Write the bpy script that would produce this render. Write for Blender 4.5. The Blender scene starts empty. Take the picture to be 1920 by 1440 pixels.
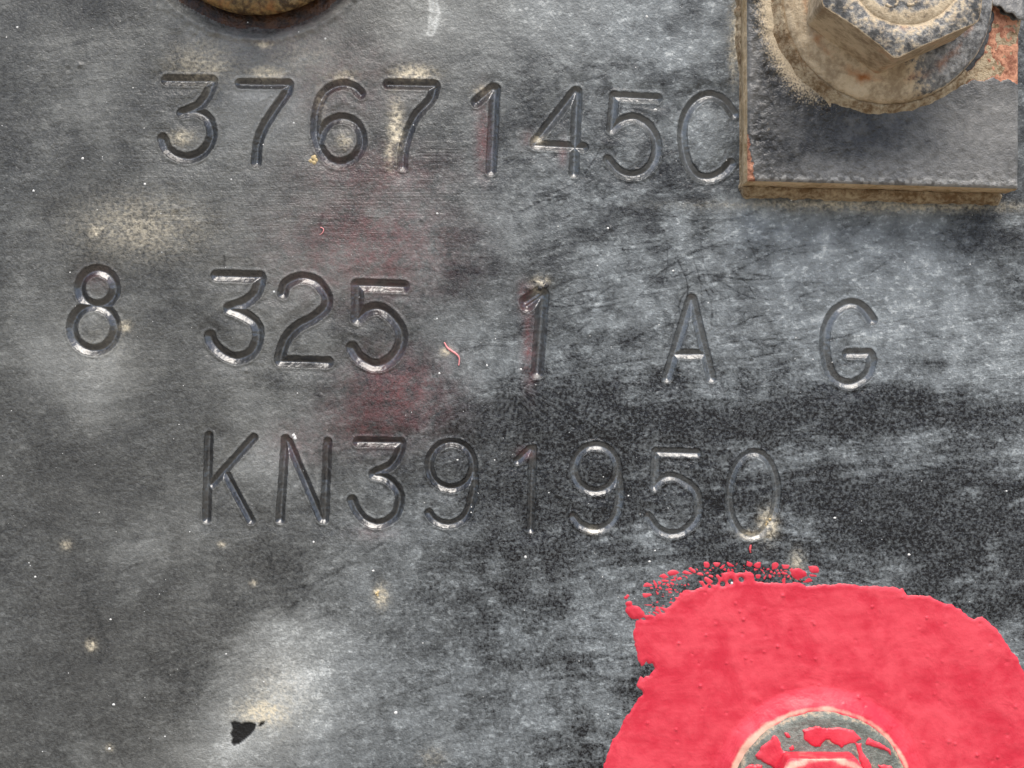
import bpy, math, random
import numpy as np

C = bpy.context.scene.collection
S = 0.00006          # metres per unit; one unit is one photograph pixel measured on the face of the rail
DC = 2400.0          # camera distance from the rail face in the same units

# ------------------------------------------------------------------ camera
cam_data = bpy.data.cameras.new("camera")
cam = bpy.data.objects.new("camera", cam_data)
C.objects.link(cam)
cam.location = (0, -DC * S, 0)
cam.rotation_euler = (math.radians(90), 0, 0)
cam_data.sensor_width = 36
cam_data.lens = 36 * DC / 1920
cam_data.clip_start = 0.005
cam_data.clip_end = 2000
bpy.context.scene.camera = cam

# ------------------------------------------------------------------ world, sun, exposure
SUN_EL, SUN_AZ = 62.0, 10.0      # elevation; azimuth measured from straight behind the camera towards the right
world = bpy.data.worlds.new("World")
bpy.context.scene.world = world
world.use_nodes = True
wn = world.node_tree.nodes
bg = wn["Background"]
sky = wn.new("ShaderNodeTexSky")
sky.sky_type = 'NISHITA'
sky.sun_disc = False
sky.sun_elevation = math.radians(SUN_EL)
sky.sun_rotation = math.radians(180 - SUN_AZ)
sky.air_density = 1.0
sky.dust_density = 3.0
sky.ozone_density = 1.0
world.node_tree.links.new(sky.outputs[0], bg.inputs[0])
bg.inputs[1].default_value = 0.11
sun_data = bpy.data.lights.new("sun", 'SUN')
sun_data.energy = 1.5
sun_data.angle = math.radians(46)
sun_data.color = (1.0, 0.97, 0.90)
sun = bpy.data.objects.new("sun", sun_data)
C.objects.link(sun)
sun.rotation_euler = (math.radians(90 - SUN_EL), 0, math.radians(SUN_AZ))
vs = bpy.context.scene.view_settings
bpy.context.scene.display_settings.display_device = 'sRGB'
vs.view_transform = 'Standard'
vs.look = 'None'
vs.gamma = 1.0
vs.exposure = 1.12

# ------------------------------------------------------------------ numeric helpers
def _hash(ix, iy, seed):
    h = (ix.astype(np.int64) * 374761393 + iy.astype(np.int64) * 668265263 + seed * 1274126177) & 0xffffffff
    h = ((h ^ (h >> 13)) * 1103515245) & 0xffffffff
    h = ((h ^ (h >> 15)) * 2246822519) & 0xffffffff
    return (h ^ (h >> 16)).astype(np.float64) / 4294967295.0

def vnoise(x, y, seed=0):
    ix, iy = np.floor(x), np.floor(y)
    fx, fy = x - ix, y - iy
    fx = fx * fx * (3 - 2 * fx); fy = fy * fy * (3 - 2 * fy)
    a, b = _hash(ix, iy, seed), _hash(ix + 1, iy, seed)
    c, d = _hash(ix, iy + 1, seed), _hash(ix + 1, iy + 1, seed)
    return (a + (b - a) * fx) * (1 - fy) + (c + (d - c) * fx) * fy

def fbm(x, y, seed=0, octaves=3):
    t, a, n = 0.0, 0.5, 0.0
    for k in range(octaves):
        t = t + a * vnoise(x * 2 ** k, y * 2 ** k, seed + 17 * k); n += a; a *= 0.5
    return t / n

def sstep(a, b, x):
    t = np.clip((x - a) / (b - a), 0, 1)
    return t * t * (3 - 2 * t)

def gauss(U, V, u, v, ru, rv, rot=0.0):
    c, s = math.cos(math.radians(rot)), math.sin(math.radians(rot))
    du, dv = U - u, V - v
    a, b = (du * c + dv * s) / ru, (-du * s + dv * c) / rv
    return np.exp(-(a * a + b * b))

def spline(pts, n=7):
    p = [np.array(q, float) for q in pts]
    p = [2 * p[0] - p[1]] + p + [2 * p[-1] - p[-2]]
    out = []
    for i in range(1, len(p) - 2):
        for k in range(n):
            t = k / n
            out.append(0.5 * (2 * p[i] + (p[i + 1] - p[i - 1]) * t + (2 * p[i - 1] - 5 * p[i] + 4 * p[i + 1] - p[i + 2]) * t * t
                              + (3 * p[i] - p[i - 1] - 3 * p[i + 1] + p[i + 2]) * t ** 3))
    out.append(p[-2])
    return out

def ring_pts(u, v, ru, rv, rot=0.0, n=48):
    c, s = math.cos(math.radians(rot)), math.sin(math.radians(rot))
    return [np.array((u + ru * math.cos(a) * c - rv * math.sin(a) * s, v + ru * math.cos(a) * s + rv * math.sin(a) * c))
            for a in [2 * math.pi * k / n for k in range(n + 1)]]

def seg_dist(U, V, pts):
    d = np.full(U.shape, 1e9)
    for (a, b) in zip(pts[:-1], pts[1:]):
        ex, ey = b[0] - a[0], b[1] - a[1]
        L = ex * ex + ey * ey + 1e-9
        t = np.clip(((U - a[0]) * ex + (V - a[1]) * ey) / L, 0, 1)
        d = np.minimum(d, np.hypot(U - a[0] - t * ex, V - a[1] - t * ey))
    return d

def poly_sd(U, V, poly):
    """signed distance, positive inside"""
    d = seg_dist(U, V, list(poly) + [poly[0]])
    ins = np.zeros(U.shape, bool)
    n = len(poly)
    for i in range(n):
        (x1, y1), (x2, y2) = poly[i], poly[(i + 1) % n]
        if y1 == y2: continue
        cond = ((y1 > V) != (y2 > V)) & (U < (x2 - x1) * (V - y1) / (y2 - y1) + x1)
        ins ^= cond
    return np.where(ins, d, -d)

# ------------------------------------------------------------------ mesh helpers
def mesh_from_arrays(name, co, quads, mat, attrs=None, normals=None):
    me = bpy.data.meshes.new(name)
    co = np.asarray(co, np.float32); quads = np.asarray(quads, np.int32)
    k = quads.shape[1]
    me.vertices.add(len(co)); me.vertices.foreach_set("co", co.ravel())
    me.loops.add(quads.size); me.loops.foreach_set("vertex_index", quads.ravel())
    me.polygons.add(len(quads))
    me.polygons.foreach_set("loop_start", np.arange(0, quads.size, k, dtype=np.int32))
    me.update(calc_edges=True)
    me.polygons.foreach_set("use_smooth", np.ones(len(quads), bool))
    for an, av in (attrs or {}).items():
        at = me.attributes.new(an, 'FLOAT', 'POINT')
        at.data.foreach_set("value", np.asarray(av, np.float32).ravel())
    if normals is not None:
        me.normals_split_custom_set_from_vertices([tuple(n) for n in normals])
    if mat: me.materials.append(mat)
    return me

def link(name, me, parent=None, loc=None):
    o = bpy.data.objects.new(name, me)
    C.objects.link(o)
    if parent: o.parent = parent
    if loc is not None: o.location = loc
    return o

def thing(name, label, cat, loc=(0, 0, 0), group=None):
    o = bpy.data.objects.new(name, None)
    o.empty_display_size = 0.005
    C.objects.link(o); o.location = loc
    tag(o, label, cat, group)
    return o

def tag(o, label, cat, group=None):
    o['label'] = label; o['category'] = cat
    if group: o['group'] = group

def P(u, v, h=0.0):
    """point at u, v on the rail grid and h units out of the rail face"""
    return ((u - 960) * S, -h * S, (720 - v) * S)

def grid_co(U, V, H, base=(0, 0, 0)):
    return np.stack([(U - 960) * S - base[0], -H * S - base[1], (720 - V) * S - base[2]], -1).reshape(-1, 3)

def grid_quads(nv, nu):
    i = np.arange(nv * nu).reshape(nv, nu)
    return np.stack([i[:-1, :-1], i[1:, :-1], i[1:, 1:], i[:-1, 1:]], -1).reshape(-1, 4)

def grid_normals(us, vs_, H):
    gv, gu = np.gradient(H, vs_, us)
    n = np.stack([gu, np.full_like(H, 1.0), -gv], -1)     # surface y = -H(u, v), z runs against v
    n = np.stack([-gu, -np.ones_like(H), gv], -1)
    return (n / np.linalg.norm(n, axis=-1, keepdims=True)).reshape(-1, 3)

def take(co, quads, attrs, normals, keep):
    q = quads[keep]
    idx, inv = np.unique(q, return_inverse=True)
    return co[idx], inv.reshape(q.shape), {k: np.asarray(a).ravel()[idx] for k, a in attrs.items()}, (normals[idx] if normals is not None else None)

def tube(pts, rad, sides=8):
    pts = [np.array(p, float) for p in pts]
    vs_, fs = [], []
    for i, p in enumerate(pts):
        t = pts[min(i + 1, len(pts) - 1)] - pts[max(i - 1, 0)]
        t /= np.linalg.norm(t)
        a = np.cross(t, (0, 1, 0)); a /= np.linalg.norm(a)
        b = np.cross(t, a)
        r = rad[i] if hasattr(rad, '__len__') else rad
        for k in range(sides):
            w = 2 * math.pi * k / sides
            vs_.append(p + r * (math.cos(w) * a + math.sin(w) * b))
    for i in range(len(pts) - 1):
        for k in range(sides):
            fs.append((i * sides + k, i * sides + (k + 1) % sides, (i + 1) * sides + (k + 1) % sides, (i + 1) * sides + k))
    n = len(vs_)
    return np.array(vs_), fs

def closed_polar(r_rows, h_rows, centre, base, mat, name, nth=None, attrs=None, cap=True):
    """rows of radii / heights over the same list of angles -> lofted mesh (quads), rows go from the rim to the centre"""
    rows, nth = r_rows.shape
    th = np.linspace(0, 2 * math.pi, nth, endpoint=False)
    U = centre[0] + r_rows * np.cos(th)[None, :]
    V = centre[1] + r_rows * np.sin(th)[None, :]
    co = grid_co(U, V, h_rows, base)
    i = np.arange(rows * nth).reshape(rows, nth)
    j = np.roll(i, -1, 1)
    q = np.stack([i[:-1], i[1:], j[1:], j[:-1]], -1).reshape(-1, 4)
    return mesh_from_arrays(name, co, q, mat, attrs)

# ------------------------------------------------------------------ materials
class NT:
    def __init__(self, name):
        self.m = bpy.data.materials.new(name); self.m.use_nodes = True
        self.t = self.m.node_tree; self.n = self.t.nodes
        self.bsdf = self.n["Principled BSDF"]
        tc = self.n.new("ShaderNodeTexCoord")
        self.px = self.vec('SCALE', tc.outputs["Object"], scale=1.0 / S)   # object coordinates in units
    def link(self, a, b): self.t.links.new(a, b)
    def put(self, sock, v):
        if isinstance(v, bpy.types.NodeSocket): self.link(v, sock)
        else:
            if isinstance(v, (tuple, list)) and len(v) == 3 and sock.type == 'RGBA': v = (*v, 1)
            sock.default_value = v
    def vec(self, op, a, b=None, scale=None):
        n = self.n.new("ShaderNodeVectorMath"); n.operation = op
        self.put(n.inputs[0], a)
        if b is not None: self.put(n.inputs[1], b)
        if scale is not None: n.inputs["Scale"].default_value = scale
        return n.outputs[0]
    def math(self, op, a, b=0.0, c=None, clamp=False):
        n = self.n.new("ShaderNodeMath"); n.operation = op; n.use_clamp = clamp
        self.put(n.inputs[0], a); self.put(n.inputs[1], b)
        if c is not None: self.put(n.inputs[2], c)
        return n.outputs[0]
    def noise(self, scale, detail=2.0, rough=0.5, stretch=None, dist=0.0, offset=None):
        n = self.n.new("ShaderNodeTexNoise")
        v = self.px
        if stretch: v = self.vec('MULTIPLY', v, stretch)
        if offset: v = self.vec('ADD', v, offset)
        self.link(v, n.inputs["Vector"])
        n.inputs["Scale"].default_value = scale; n.inputs["Detail"].default_value = detail
        n.inputs["Roughness"].default_value = rough; n.inputs["Distortion"].default_value = dist
        return n.outputs[0]
    def ramp(self, f, a, b, lo=0.0, hi=1.0):
        n = self.n.new("ShaderNodeMapRange"); n.interpolation_type = 'SMOOTHSTEP'
        self.put(n.inputs[0], f)
        for k, v in zip((1, 2, 3, 4), (a, b, lo, hi)): self.put(n.inputs[k], v)
        return n.outputs[0]
    def attr(self, name):
        n = self.n.new("ShaderNodeAttribute"); n.attribute_name = name
        return n.outputs["Fac"]
    def mix(self, f, a, b):
        n = self.n.new("ShaderNodeMix"); n.data_type = 'RGBA'
        self.put(n.inputs[0], f); self.put(n.inputs[6], a); self.put(n.inputs[7], b)
        return n.outputs[2]
    def lerp(self, f, a, b):
        n = self.n.new("ShaderNodeMix"); n.data_type = 'FLOAT'
        self.put(n.inputs[0], f); self.put(n.inputs[2], a); self.put(n.inputs[3], b)
        return n.outputs[0]
    def bump(self, h, dist, strength=1.0, prev=None):
        n = self.n.new("ShaderNodeBump")
        n.inputs["Strength"].default_value = strength
        n.inputs["Distance"].default_value = dist * S
        self.link(h, n.inputs["Height"])
        if prev is not None: self.link(prev, n.inputs["Normal"])
        return n.outputs[0]
    def out(self, color, rough, normal=None, spec=0.5, metallic=0.0, coat=None):
        if coat is not None:
            self.put(self.bsdf.inputs['Coat Weight'], coat)
            self.bsdf.inputs['Coat Roughness'].default_value = 0.30
            self.bsdf.inputs['Coat IOR'].default_value = 1.7
            if normal is not None: self.link(normal, self.bsdf.inputs['Coat Normal'])
        self.put(self.bsdf.inputs["Base Color"], color)
        self.put(self.bsdf.inputs["Roughness"], rough)
        self.put(self.bsdf.inputs["Specular IOR Level"], spec)
        self.put(self.bsdf.inputs["Metallic"], metallic)
        if normal is not None: self.link(normal, self.bsdf.inputs["Normal"])
        return self.m

TAN = (0.50, 0.405, 0.275)
TAN_DARK = (0.20, 0.13, 0.07)
BLACK = (0.008, 0.008, 0.009)
GREYFILM = (0.365, 0.395, 0.402)
WARMFILM = (0.352, 0.352, 0.325)

def painted_steel(name):
    t = NT(name)
    grain = t.noise(0.16, 2.0, 0.55)
    fine = t.noise(0.34, 2.0, 0.6)
    groove = t.attr("groove"); cool = t.attr("cool")
    big = t.noise(0.012, 4.0, 0.6); mott = t.noise(0.045, 5.0, 0.72); flake = t.noise(0.09, 4.0, 0.7, stretch=(0.8, 1, 1.2), offset=(31, 7, 5))
    streak = t.noise(1.0, 2.0, 0.6, stretch=(0.006, 1.0, 0.22))
    dust_sheen, wipe, tan, red, chip, gloss = (t.attr(k) for k in ("dust_sheen", "wipe", "tan", "red", "chip", "gloss"))
    g = t.math('ADD', t.math('MULTIPLY', t.math('SUBTRACT', grain, 0.5), 1.5), t.math('MULTIPLY', t.math('SUBTRACT', fine, 0.5), 0.9))
    amp = t.math('MULTIPLY', t.lerp(wipe, 0.10, 0.48), t.lerp(groove, 1.0, 0.45))
    d = t.math('ADD', dust_sheen, t.math('MULTIPLY', g, amp))
    d = t.math('ADD', d, t.math('MULTIPLY', t.math('SUBTRACT', big, 0.5), 0.25))
    rest = t.math('MULTIPLY', t.lerp(groove, 1.0, 0.4), t.math('MULTIPLY', t.ramp(dust_sheen, 0.0, 0.35, 0.25, 1.0), t.lerp(cool, 0.40, 0.95)))
    d = t.math('ADD', d, t.math('MULTIPLY', t.math('MULTIPLY', t.math('SUBTRACT', mott, 0.5), 0.75), rest))
    d = t.math('ADD', d, t.math('MULTIPLY', t.math('MULTIPLY', t.math('SUBTRACT', t.ramp(flake, 0.50, 0.68), 0.25), 0.36), rest))
    dpre = d
    d = t.math('MAXIMUM', t.math('MINIMUM', d, 1.0), 0.0)
    col = t.mix(d, BLACK, t.mix(cool, WARMFILM, GREYFILM))
    col = t.mix(t.math('MULTIPLY', t.ramp(dpre, 0.60, 1.30), 0.85), col, (0.66, 0.67, 0.645))
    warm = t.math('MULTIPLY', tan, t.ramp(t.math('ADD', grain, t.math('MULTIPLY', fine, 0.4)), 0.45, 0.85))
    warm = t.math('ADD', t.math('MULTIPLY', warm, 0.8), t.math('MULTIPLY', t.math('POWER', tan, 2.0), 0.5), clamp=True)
    col = t.mix(warm, col, (0.66, 0.58, 0.43))  # cream of the tan dirt and of the painted glare
    rm = t.math('MULTIPLY', red, t.ramp(t.math('ADD', t.math('MULTIPLY', mott, 0.7), t.math('MULTIPLY', fine, 0.3)), 0.34, 0.70), clamp=True)
    col = t.mix(rm, col, (0.175, 0.048, 0.050))
    col = t.mix(chip, col, (0.010, 0.0095, 0.009))
    rough = t.lerp(groove, t.lerp(d, 0.27, 0.50), t.lerp(d, 0.28, 0.40))
    rough = t.math('SUBTRACT', rough, t.math('MULTIPLY', gloss, 0.10))
    relief = t.lerp(groove, 1.0, 0.3)
    peel = t.noise(0.085, 2.0, 0.5)
    pv = t.math('ADD', t.ramp(t.noise(0.006, 3.0, 0.6, offset=(11, 4, 2)), 0.42, 0.66, 0.25, 0.75), t.math('MULTIPLY', t.math('ADD', gloss, wipe), 0.25))
    b = t.bump(t.math('MULTIPLY', peel, t.math('MULTIPLY', relief, pv)), 3.4, 0.8)
    b = t.bump(t.math('MULTIPLY', grain, relief), 2.2, 0.7, b)
    b = t.bump(t.math('MULTIPLY', fine, relief), 1.2, 0.6, b)
    sb = t.math('MULTIPLY', streak, gloss)
    b = t.bump(sb, 2.0, 0.8, b)
    return t.out(col, rough, b, t.lerp(groove, 0.32, 1.0), coat=t.math('MULTIPLY', groove, 0.45))

def red_paint(name):
    t = NT(name)
    big = t.noise(0.010, 4.0, 0.6, dist=0.6)
    mid = t.noise(0.04, 3.0, 0.6)
    fine = t.noise(0.25, 2.0, 0.6)
    brush = t.noise(1.0, 3.0, 0.6, stretch=(0.008, 1.0, 0.05), offset=(3, 0, 0))
    chalk = t.ramp(t.math('ADD', t.math('ADD', t.math('MULTIPLY', big, 0.5), t.math('MULTIPLY', brush, 0.25)), t.math('MULTIPLY', mid, 0.25)), 0.38, 0.63)
    col = t.mix(chalk, (0.57, 0.021, 0.045), (0.72, 0.062, 0.088))
    speck = t.ramp(fine, 0.70, 0.78)
    col = t.mix(t.math('MULTIPLY', speck, 0.35), col, (0.40, 0.012, 0.02))
    worn = t.attr("worn")
    wm = t.ramp(t.math('ADD', worn, t.math('MULTIPLY', t.math('SUBTRACT', mid, 0.5), 0.7)), 0.35, 0.75)
    col = t.mix(wm, col, (0.74, 0.42, 0.31))
    b = t.bump(big, 6.0, 0.5)
    b = t.bump(mid, 3.0, 0.5, b)
    b = t.bump(fine, 0.7, 0.4, b)
    return t.out(col, t.lerp(chalk, 0.34, 0.5), b, 0.5)

def plate_steel(name):
    t = NT(name)
    grain = t.noise(0.085, 3.0, 0.6); fine = t.noise(0.28, 2.0, 0.6); big = t.noise(0.014, 4.0, 0.6)
    dust_sheen, tan, rust, pit = (t.attr(k) for k in ("dust_sheen", "tan", "rust", "pit"))
    d = t.math('ADD', dust_sheen, t.math('MULTIPLY', t.math('SUBTRACT', big, 0.5), 0.9))
    d = t.math('ADD', d, t.math('MULTIPLY', t.math('SUBTRACT', grain, 0.5), 0.6), clamp=True)
    col = t.mix(d, (0.012, 0.0112, 0.0108), (0.28, 0.272, 0.255))
    tm = t.ramp(t.math('ADD', tan, t.math('MULTIPLY', t.math('SUBTRACT', fine, 0.5), 0.9)), 0.35, 0.8)
    col = t.mix(tm, col, TAN)
    rc = t.mix(t.ramp(grain, 0.35, 0.65), (0.25, 0.095, 0.055), (0.56, 0.27, 0.165))
    rc = t.mix(t.ramp(fine, 0.58, 0.75), rc, (0.12, 0.04, 0.02))
    rm = t.ramp(rust, 0.4, 0.6)
    col = t.mix(rm, col, rc)
    b = t.bump(grain, 5.0, 0.8)
    n = t.n.new("ShaderNodeMix"); n.data_type = 'VECTOR'
    g = t.n.new("ShaderNodeNewGeometry")
    t.put(n.inputs[0], t.ramp(pit, 0.0, 1.0, 0.28, 1.0)); t.link(g.outputs["Normal"], n.inputs[4]); t.link(b, n.inputs[5])
    b = t.bump(fine, 1.6, 0.7, n.outputs[1])
    rough = t.lerp(t.math('MAXIMUM', rm, tm), t.lerp(d, 0.30, 0.55), 0.85)
    return t.out(col, rough, b, 0.5)

def dirt(name, a=TAN, b_=TAN_DARK, lo=0.38, hi=0.62, bumpd=6.0):
    t = NT(name)
    g = t.noise(0.12, 4.0, 0.65); f = t.noise(0.35, 2.0, 0.6); big = t.noise(0.02, 3.0, 0.6)
    col = t.mix(t.ramp(t.math('ADD', t.math('MULTIPLY', g, 0.5), t.math('MULTIPLY', big, 0.5)), lo, hi), b_, a)
    b = t.bump(g, bumpd, 0.8); b = t.bump(f, 2.5, 0.8, b)
    return t.out(col, 0.9, b, 0.2)

def bolt_steel(name, paint=(0.07, 0.068, 0.065), chip=(0.36, 0.355, 0.34), tan=TAN):
    t = NT(name)
    g = t.noise(0.10, 4.0, 0.65); f = t.noise(0.32, 2.0, 0.6); big = t.noise(0.022, 4.0, 0.6)
    dirt_, rust = t.attr("dirt"), t.attr("rust")
    col = t.mix(t.ramp(t.math('ADD', t.math('MULTIPLY', g, 0.6), t.math('MULTIPLY', big, 0.4)), 0.38, 0.66), paint, chip)
    tcol = t.mix(t.ramp(t.math('ADD', t.math('MULTIPLY', g, 0.4), t.math('MULTIPLY', big, 0.6)), 0.36, 0.6), (0.30, 0.22, 0.135), tan)
    dm = t.ramp(t.math('ADD', dirt_, t.math('MULTIPLY', t.math('SUBTRACT', g, 0.5), 1.1)), 0.35, 0.65)
    col = t.mix(dm, col, tcol)
    rm = t.ramp(t.math('ADD', rust, t.math('MULTIPLY', t.math('SUBTRACT', big, 0.5), 1.4)), 0.38, 0.90)
    rcol = t.mix(g, (0.16, 0.035, 0.008), (0.50, 0.21, 0.06))
    col = t.mix(rm, col, rcol)
    b = t.bump(g, 4.5, 0.8); b = t.bump(f, 1.5, 0.6, b)
    return t.out(col, t.lerp(dm, 0.40, 0.85), b, 0.45)

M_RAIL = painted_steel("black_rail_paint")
M_RED = red_paint("red_paint")
M_PLATE = plate_steel("plate_paint")
M_DIRT = dirt("dry_dirt")
M_SIDE = dirt("dirty_plate_edge", (0.72, 0.56, 0.36), (0.42, 0.29, 0.15), 0.36, 0.6, 3.0)
M_BOLT = bolt_steel("bolt_steel", tan=(0.62, 0.50, 0.34))
M_GREYBOLT = bolt_steel("flaked_bolt_steel", (0.12, 0.135, 0.115), (0.24, 0.255, 0.22), (0.45, 0.35, 0.25))
M_RUSTY = bolt_steel("rusty_bolt", (0.055, 0.03, 0.012), (0.26, 0.17, 0.06), (0.30, 0.20, 0.08))

def plain(name, col, rough=0.6, bumpd=0.0):
    t = NT(name)
    f = t.noise(0.3, 3.0, 0.6)
    c = t.mix(f, tuple(x * 0.75 for x in col), tuple(min(1, x * 1.2) for x in col))
    return t.out(c, rough, t.bump(f, bumpd, 0.7) if bumpd else None, 0.4)
M_SPECK = plain("pale_grit", (0.72, 0.71, 0.68), 0.5)
M_FIBRE = plain("pink_fibre", (0.80, 0.30, 0.30), 0.55)
M_FLECK = plain("red_fleck", (0.55, 0.07, 0.08), 0.5)
M_FLAP = plain("black_paint_flake", (0.035, 0.033, 0.033), 0.4, 3.0)
M_CRUMB = plain("sandy_crumb", (0.62, 0.48, 0.26), 0.9, 5.0)

# ------------------------------------------------------------------ the stamped writing (u, v on the rail face)
def L(*p): return [np.array(q, float) for q in p]
def Sp(*p): return spline(p)
CHARS = [  # character, half-width, depth, strokes
 ('3', 10.5, 8.5, [L((312,150),(397,151)), Sp((398,152),(391,173),(377,194),(358,206),(341,212)), Sp((341,212),(365,209),(387,220),(396,240),(395,262),(380,285),(355,296),(330,292),(312,278),(305,260))]),
 ('7', 10.0, 8.5, [L((450,156),(540,157)), Sp((541,159),(536,175),(512,210),(493,240),(483,270),(480,305))]),
 ('6', 10.0, 8.5, [Sp((676,176),(662,163),(638,158),(612,170),(597,195),(592,225),(592,255),(602,282),(617,300),(638,306),(662,297),(677,275),(677,250),(665,230),(642,221),(620,227),(605,243),(598,265))]),
 ('7', 10.0, 9.0, [L((727,157),(814,159)), Sp((816,163),(808,186),(780,217),(764,253),(756,288),(755,311))]),
 ('1', 10.5, 8.0, [L((893,191),(924,165)), L((928,166),(921,319))]),
 ('4', 9.5, 7.5, [L((1079,170),(1003,267)), L((1003,271),(1094,276)), L((1083,171),(1076,324))]),
 ('5', 9.5, 7.0, [L((1152,180),(1233,184)), L((1152,182),(1147,242)), Sp((1147,242),(1163,228),(1187,221),(1212,232),(1230,260),(1230,292),(1212,320),(1184,329),(1159,320),(1140,299))]),
 ('C', 9.5, 6.0, [Sp((1376,213),(1357,189),(1329,178),(1301,193),(1283,225),(1280,260),(1287,299),(1304,327),(1329,334),(1354,324),(1371,306))]),
 ('8', 11.0, 7.5, [ring_pts(182,540,33,33), ring_pts(175,615,41,42)]),
 ('3', 11.5, 8.0, [L((406,517),(487,519)), Sp((488,523),(479,550),(457,568),(430,577)), Sp((430,579),(457,590),(479,608),(483,634),(472,660),(446,672),(421,665),(399,645),(393,630))]),
 ('2', 11.0, 8.5, [Sp((530,550),(537,532),(563,521),(592,528),(612,554),(610,576),(588,596),(559,612),(537,634),(526,663),(525,676)), L((525,677),(614,680))]),
 ('5', 12.0, 9.0, [L((669,534),(756,537)), L((670,535),(669,598)), Sp((669,598),(687,583),(712,579),(738,598),(753,627),(745,660),(723,681),(698,685),(672,670),(660,652))]),
 ('1', 12.0, 10.0, [L((988,573),(1018,552)), L((985,566),(1010,550)), L((1018,552),(1007,699))]),
 ('A', 9.5, 6.5, [L((1296,561),(1251,709)), L((1298,561),(1334,709)), L((1265,664),(1322,664))]),
 ('G', 10.0, 6.5, [Sp((1637,600),(1619,577),(1594,569),(1566,585),(1550,618),(1548,662),(1558,699),(1578,717),(1602,719),(1627,703),(1635,680),(1633,665)), L((1590,663),(1631,663))]),
 ('K', 8.5, 6.5, [L((391,817),(387,974)), L((475,821),(396,909)), L((423,889),(470,976))]),
 ('N', 8.5, 6.5, [L((535,823),(525,974)), L((540,828),(603,974)), L((614,829),(608,974))]),
 ('3', 9.5, 8.0, [L((671,829),(751,830)), Sp((752,832),(748,849),(733,873),(700,889)), Sp((701,891),(724,897),(745,918),(749,941),(739,968),(712,983),(685,976),(668,956),(660,938))]),
 ('9', 8.5, 7.0, [ring_pts(846,873,41.5,43), Sp((887,872),(889,912),(881,950),(867,974),(840,984),(816,976),(804,962))]),
 ('1', 8.0, 5.5, [L((971,864),(994,842)), L((999,842),(995,993))]),
 ('9', 8.5, 6.0, [ring_pts(1117,879,41,43), Sp((1158,884),(1162,925),(1154,966),(1137,987),(1113,993),(1089,984),(1076,969))]),
 ('5', 8.5, 6.0, [L((1231,848),(1307,850)), L((1230,848),(1227,913)), Sp((1227,913),(1240,900),(1258,894),(1283,903),(1304,921),(1310,948),(1304,975),(1283,996),(1258,1002),(1234,992),(1216,969))]),
 ('0', 8.0, 6.0, [ring_pts(1412,928,45,79,3)]),
]
def char_box(c, m=60):
    a = np.concatenate([np.array(s) for s in c[3]])
    return a[:, 0].min() - m, a[:, 0].max() + m, a[:, 1].min() - m, a[:, 1].max() + m

CHIP1 = [(432,1354),(440,1352),(452,1356),(466,1353),(480,1357),(478,1368),(470,1378),(458,1388),(448,1396),(438,1399),(433,1392),(436,1384),(431,1376),(436,1368)]
CHIP2 = [(484,1362),(488,1354),(497,1352),(494,1359),(487,1364)]

def rail_height(us, vs_):
    """height of the rail face out of its plane, and the id of the character each grid vertex belongs to"""
    U, V = np.meshgrid(us, vs_)
    H = (fbm(U / 260, V / 260, 3, 3) - 0.5) * 5.0 + (fbm(U / 60, V / 60, 9, 2) - 0.5) * 1.6 + (vnoise(U / 17, V / 17, 5) - 0.5) * 0.5
    # dished seat and lip round the rusty bolt at the top
    r = np.hypot(U - 486, V + 172)
    H += -9 * sstep(250, 222, r) + 3.5 * np.exp(-((r - 246) / 7.0) ** 2) * (0.5 + vnoise(U / 9, V / 9, 21))
    H += 5 * np.exp(-((r - 262) / 18.0) ** 2) * sstep(480, 380, U) * (fbm(U / 14, V / 14, 22, 2) - 0.3)
    ids = np.full(U.shape, -1, np.int32); GRV = np.zeros(U.shape)
    for k, c in enumerate(CHARS):
        u0, u1, v0, v1 = char_box(c)
        i0, i1 = np.searchsorted(us, (u0, u1)); j0, j1 = np.searchsorted(vs_, (v0, v1))
        if i1 <= i0 or j1 <= j0: continue
        sl = (slice(j0, j1), slice(i0, i1))
        d = np.full(U[sl].shape, 1e9)
        for s in c[3]: d = np.minimum(d, seg_dist(U[sl], V[sl], s))
        d = d + (vnoise(U[sl] / 5, V[sl] / 5, 40 + k) - 0.5) * 1.3
        w, dep = c[1], c[2]
        x = d / w
        wall = np.clip((1.0 - x) / 0.86, 0, 1)
        g = dep * (0.67 + 0.26 * vnoise(U[sl] / 45, V[sl] / 45, 77)) * (0.55 * wall + 0.45 * wall * wall * (3 - 2 * wall)) + 0.7 * np.clip(1 - x / 0.2, 0, 1)
        burr = 1.1 * np.exp(-((d - w - 2.0) / 2.6) ** 2)
        sh = 3.2 * np.exp(-(np.maximum(d - w, 0) / 17.0) ** 2) * (0.5 + 0.9 * fbm(U[sl] / 40, V[sl] / 40, 60, 2))
        H[sl] += -g + burr - sh
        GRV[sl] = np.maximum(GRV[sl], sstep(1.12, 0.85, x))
        ids[sl] = np.where(d < w + 3.0, k, ids[sl])
    chip = np.maximum(poly_sd(U, V, CHIP1), poly_sd(U, V, CHIP2)) if vs_[-1] > 1300 else np.full(U.shape, -99.0)
    H -= 2.5 * sstep(-1, 1.5, chip)
    for (u, v, a, b) in [(150,122,6,1.6),(128,130,4,-1.6),(455,70,5,1.4),(330,392,6,1.2),(790,412,4,1.5),(1145,428,3,1.5),(120,420,6,1.0),(460,695,6,1.5),(1018,535,12,2.5),(990,540,8,2.0)]:
        H += b * 2 * gauss(U, V, u, v, a, a * 0.7)
    return H, ids, chip, GRV

def axis(fine_lo, fine_hi, lo, hi, bands, fine, coarse, far=40):
    a = list(np.arange(lo, fine_lo, far))
    x = fine_lo
    while x < fine_hi:
        a.append(x)
        x += fine if any(p <= x < q for p, q in bands) else coarse
    a += list(np.arange(fine_hi, hi + 1, far))
    return np.array(a, float)

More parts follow.
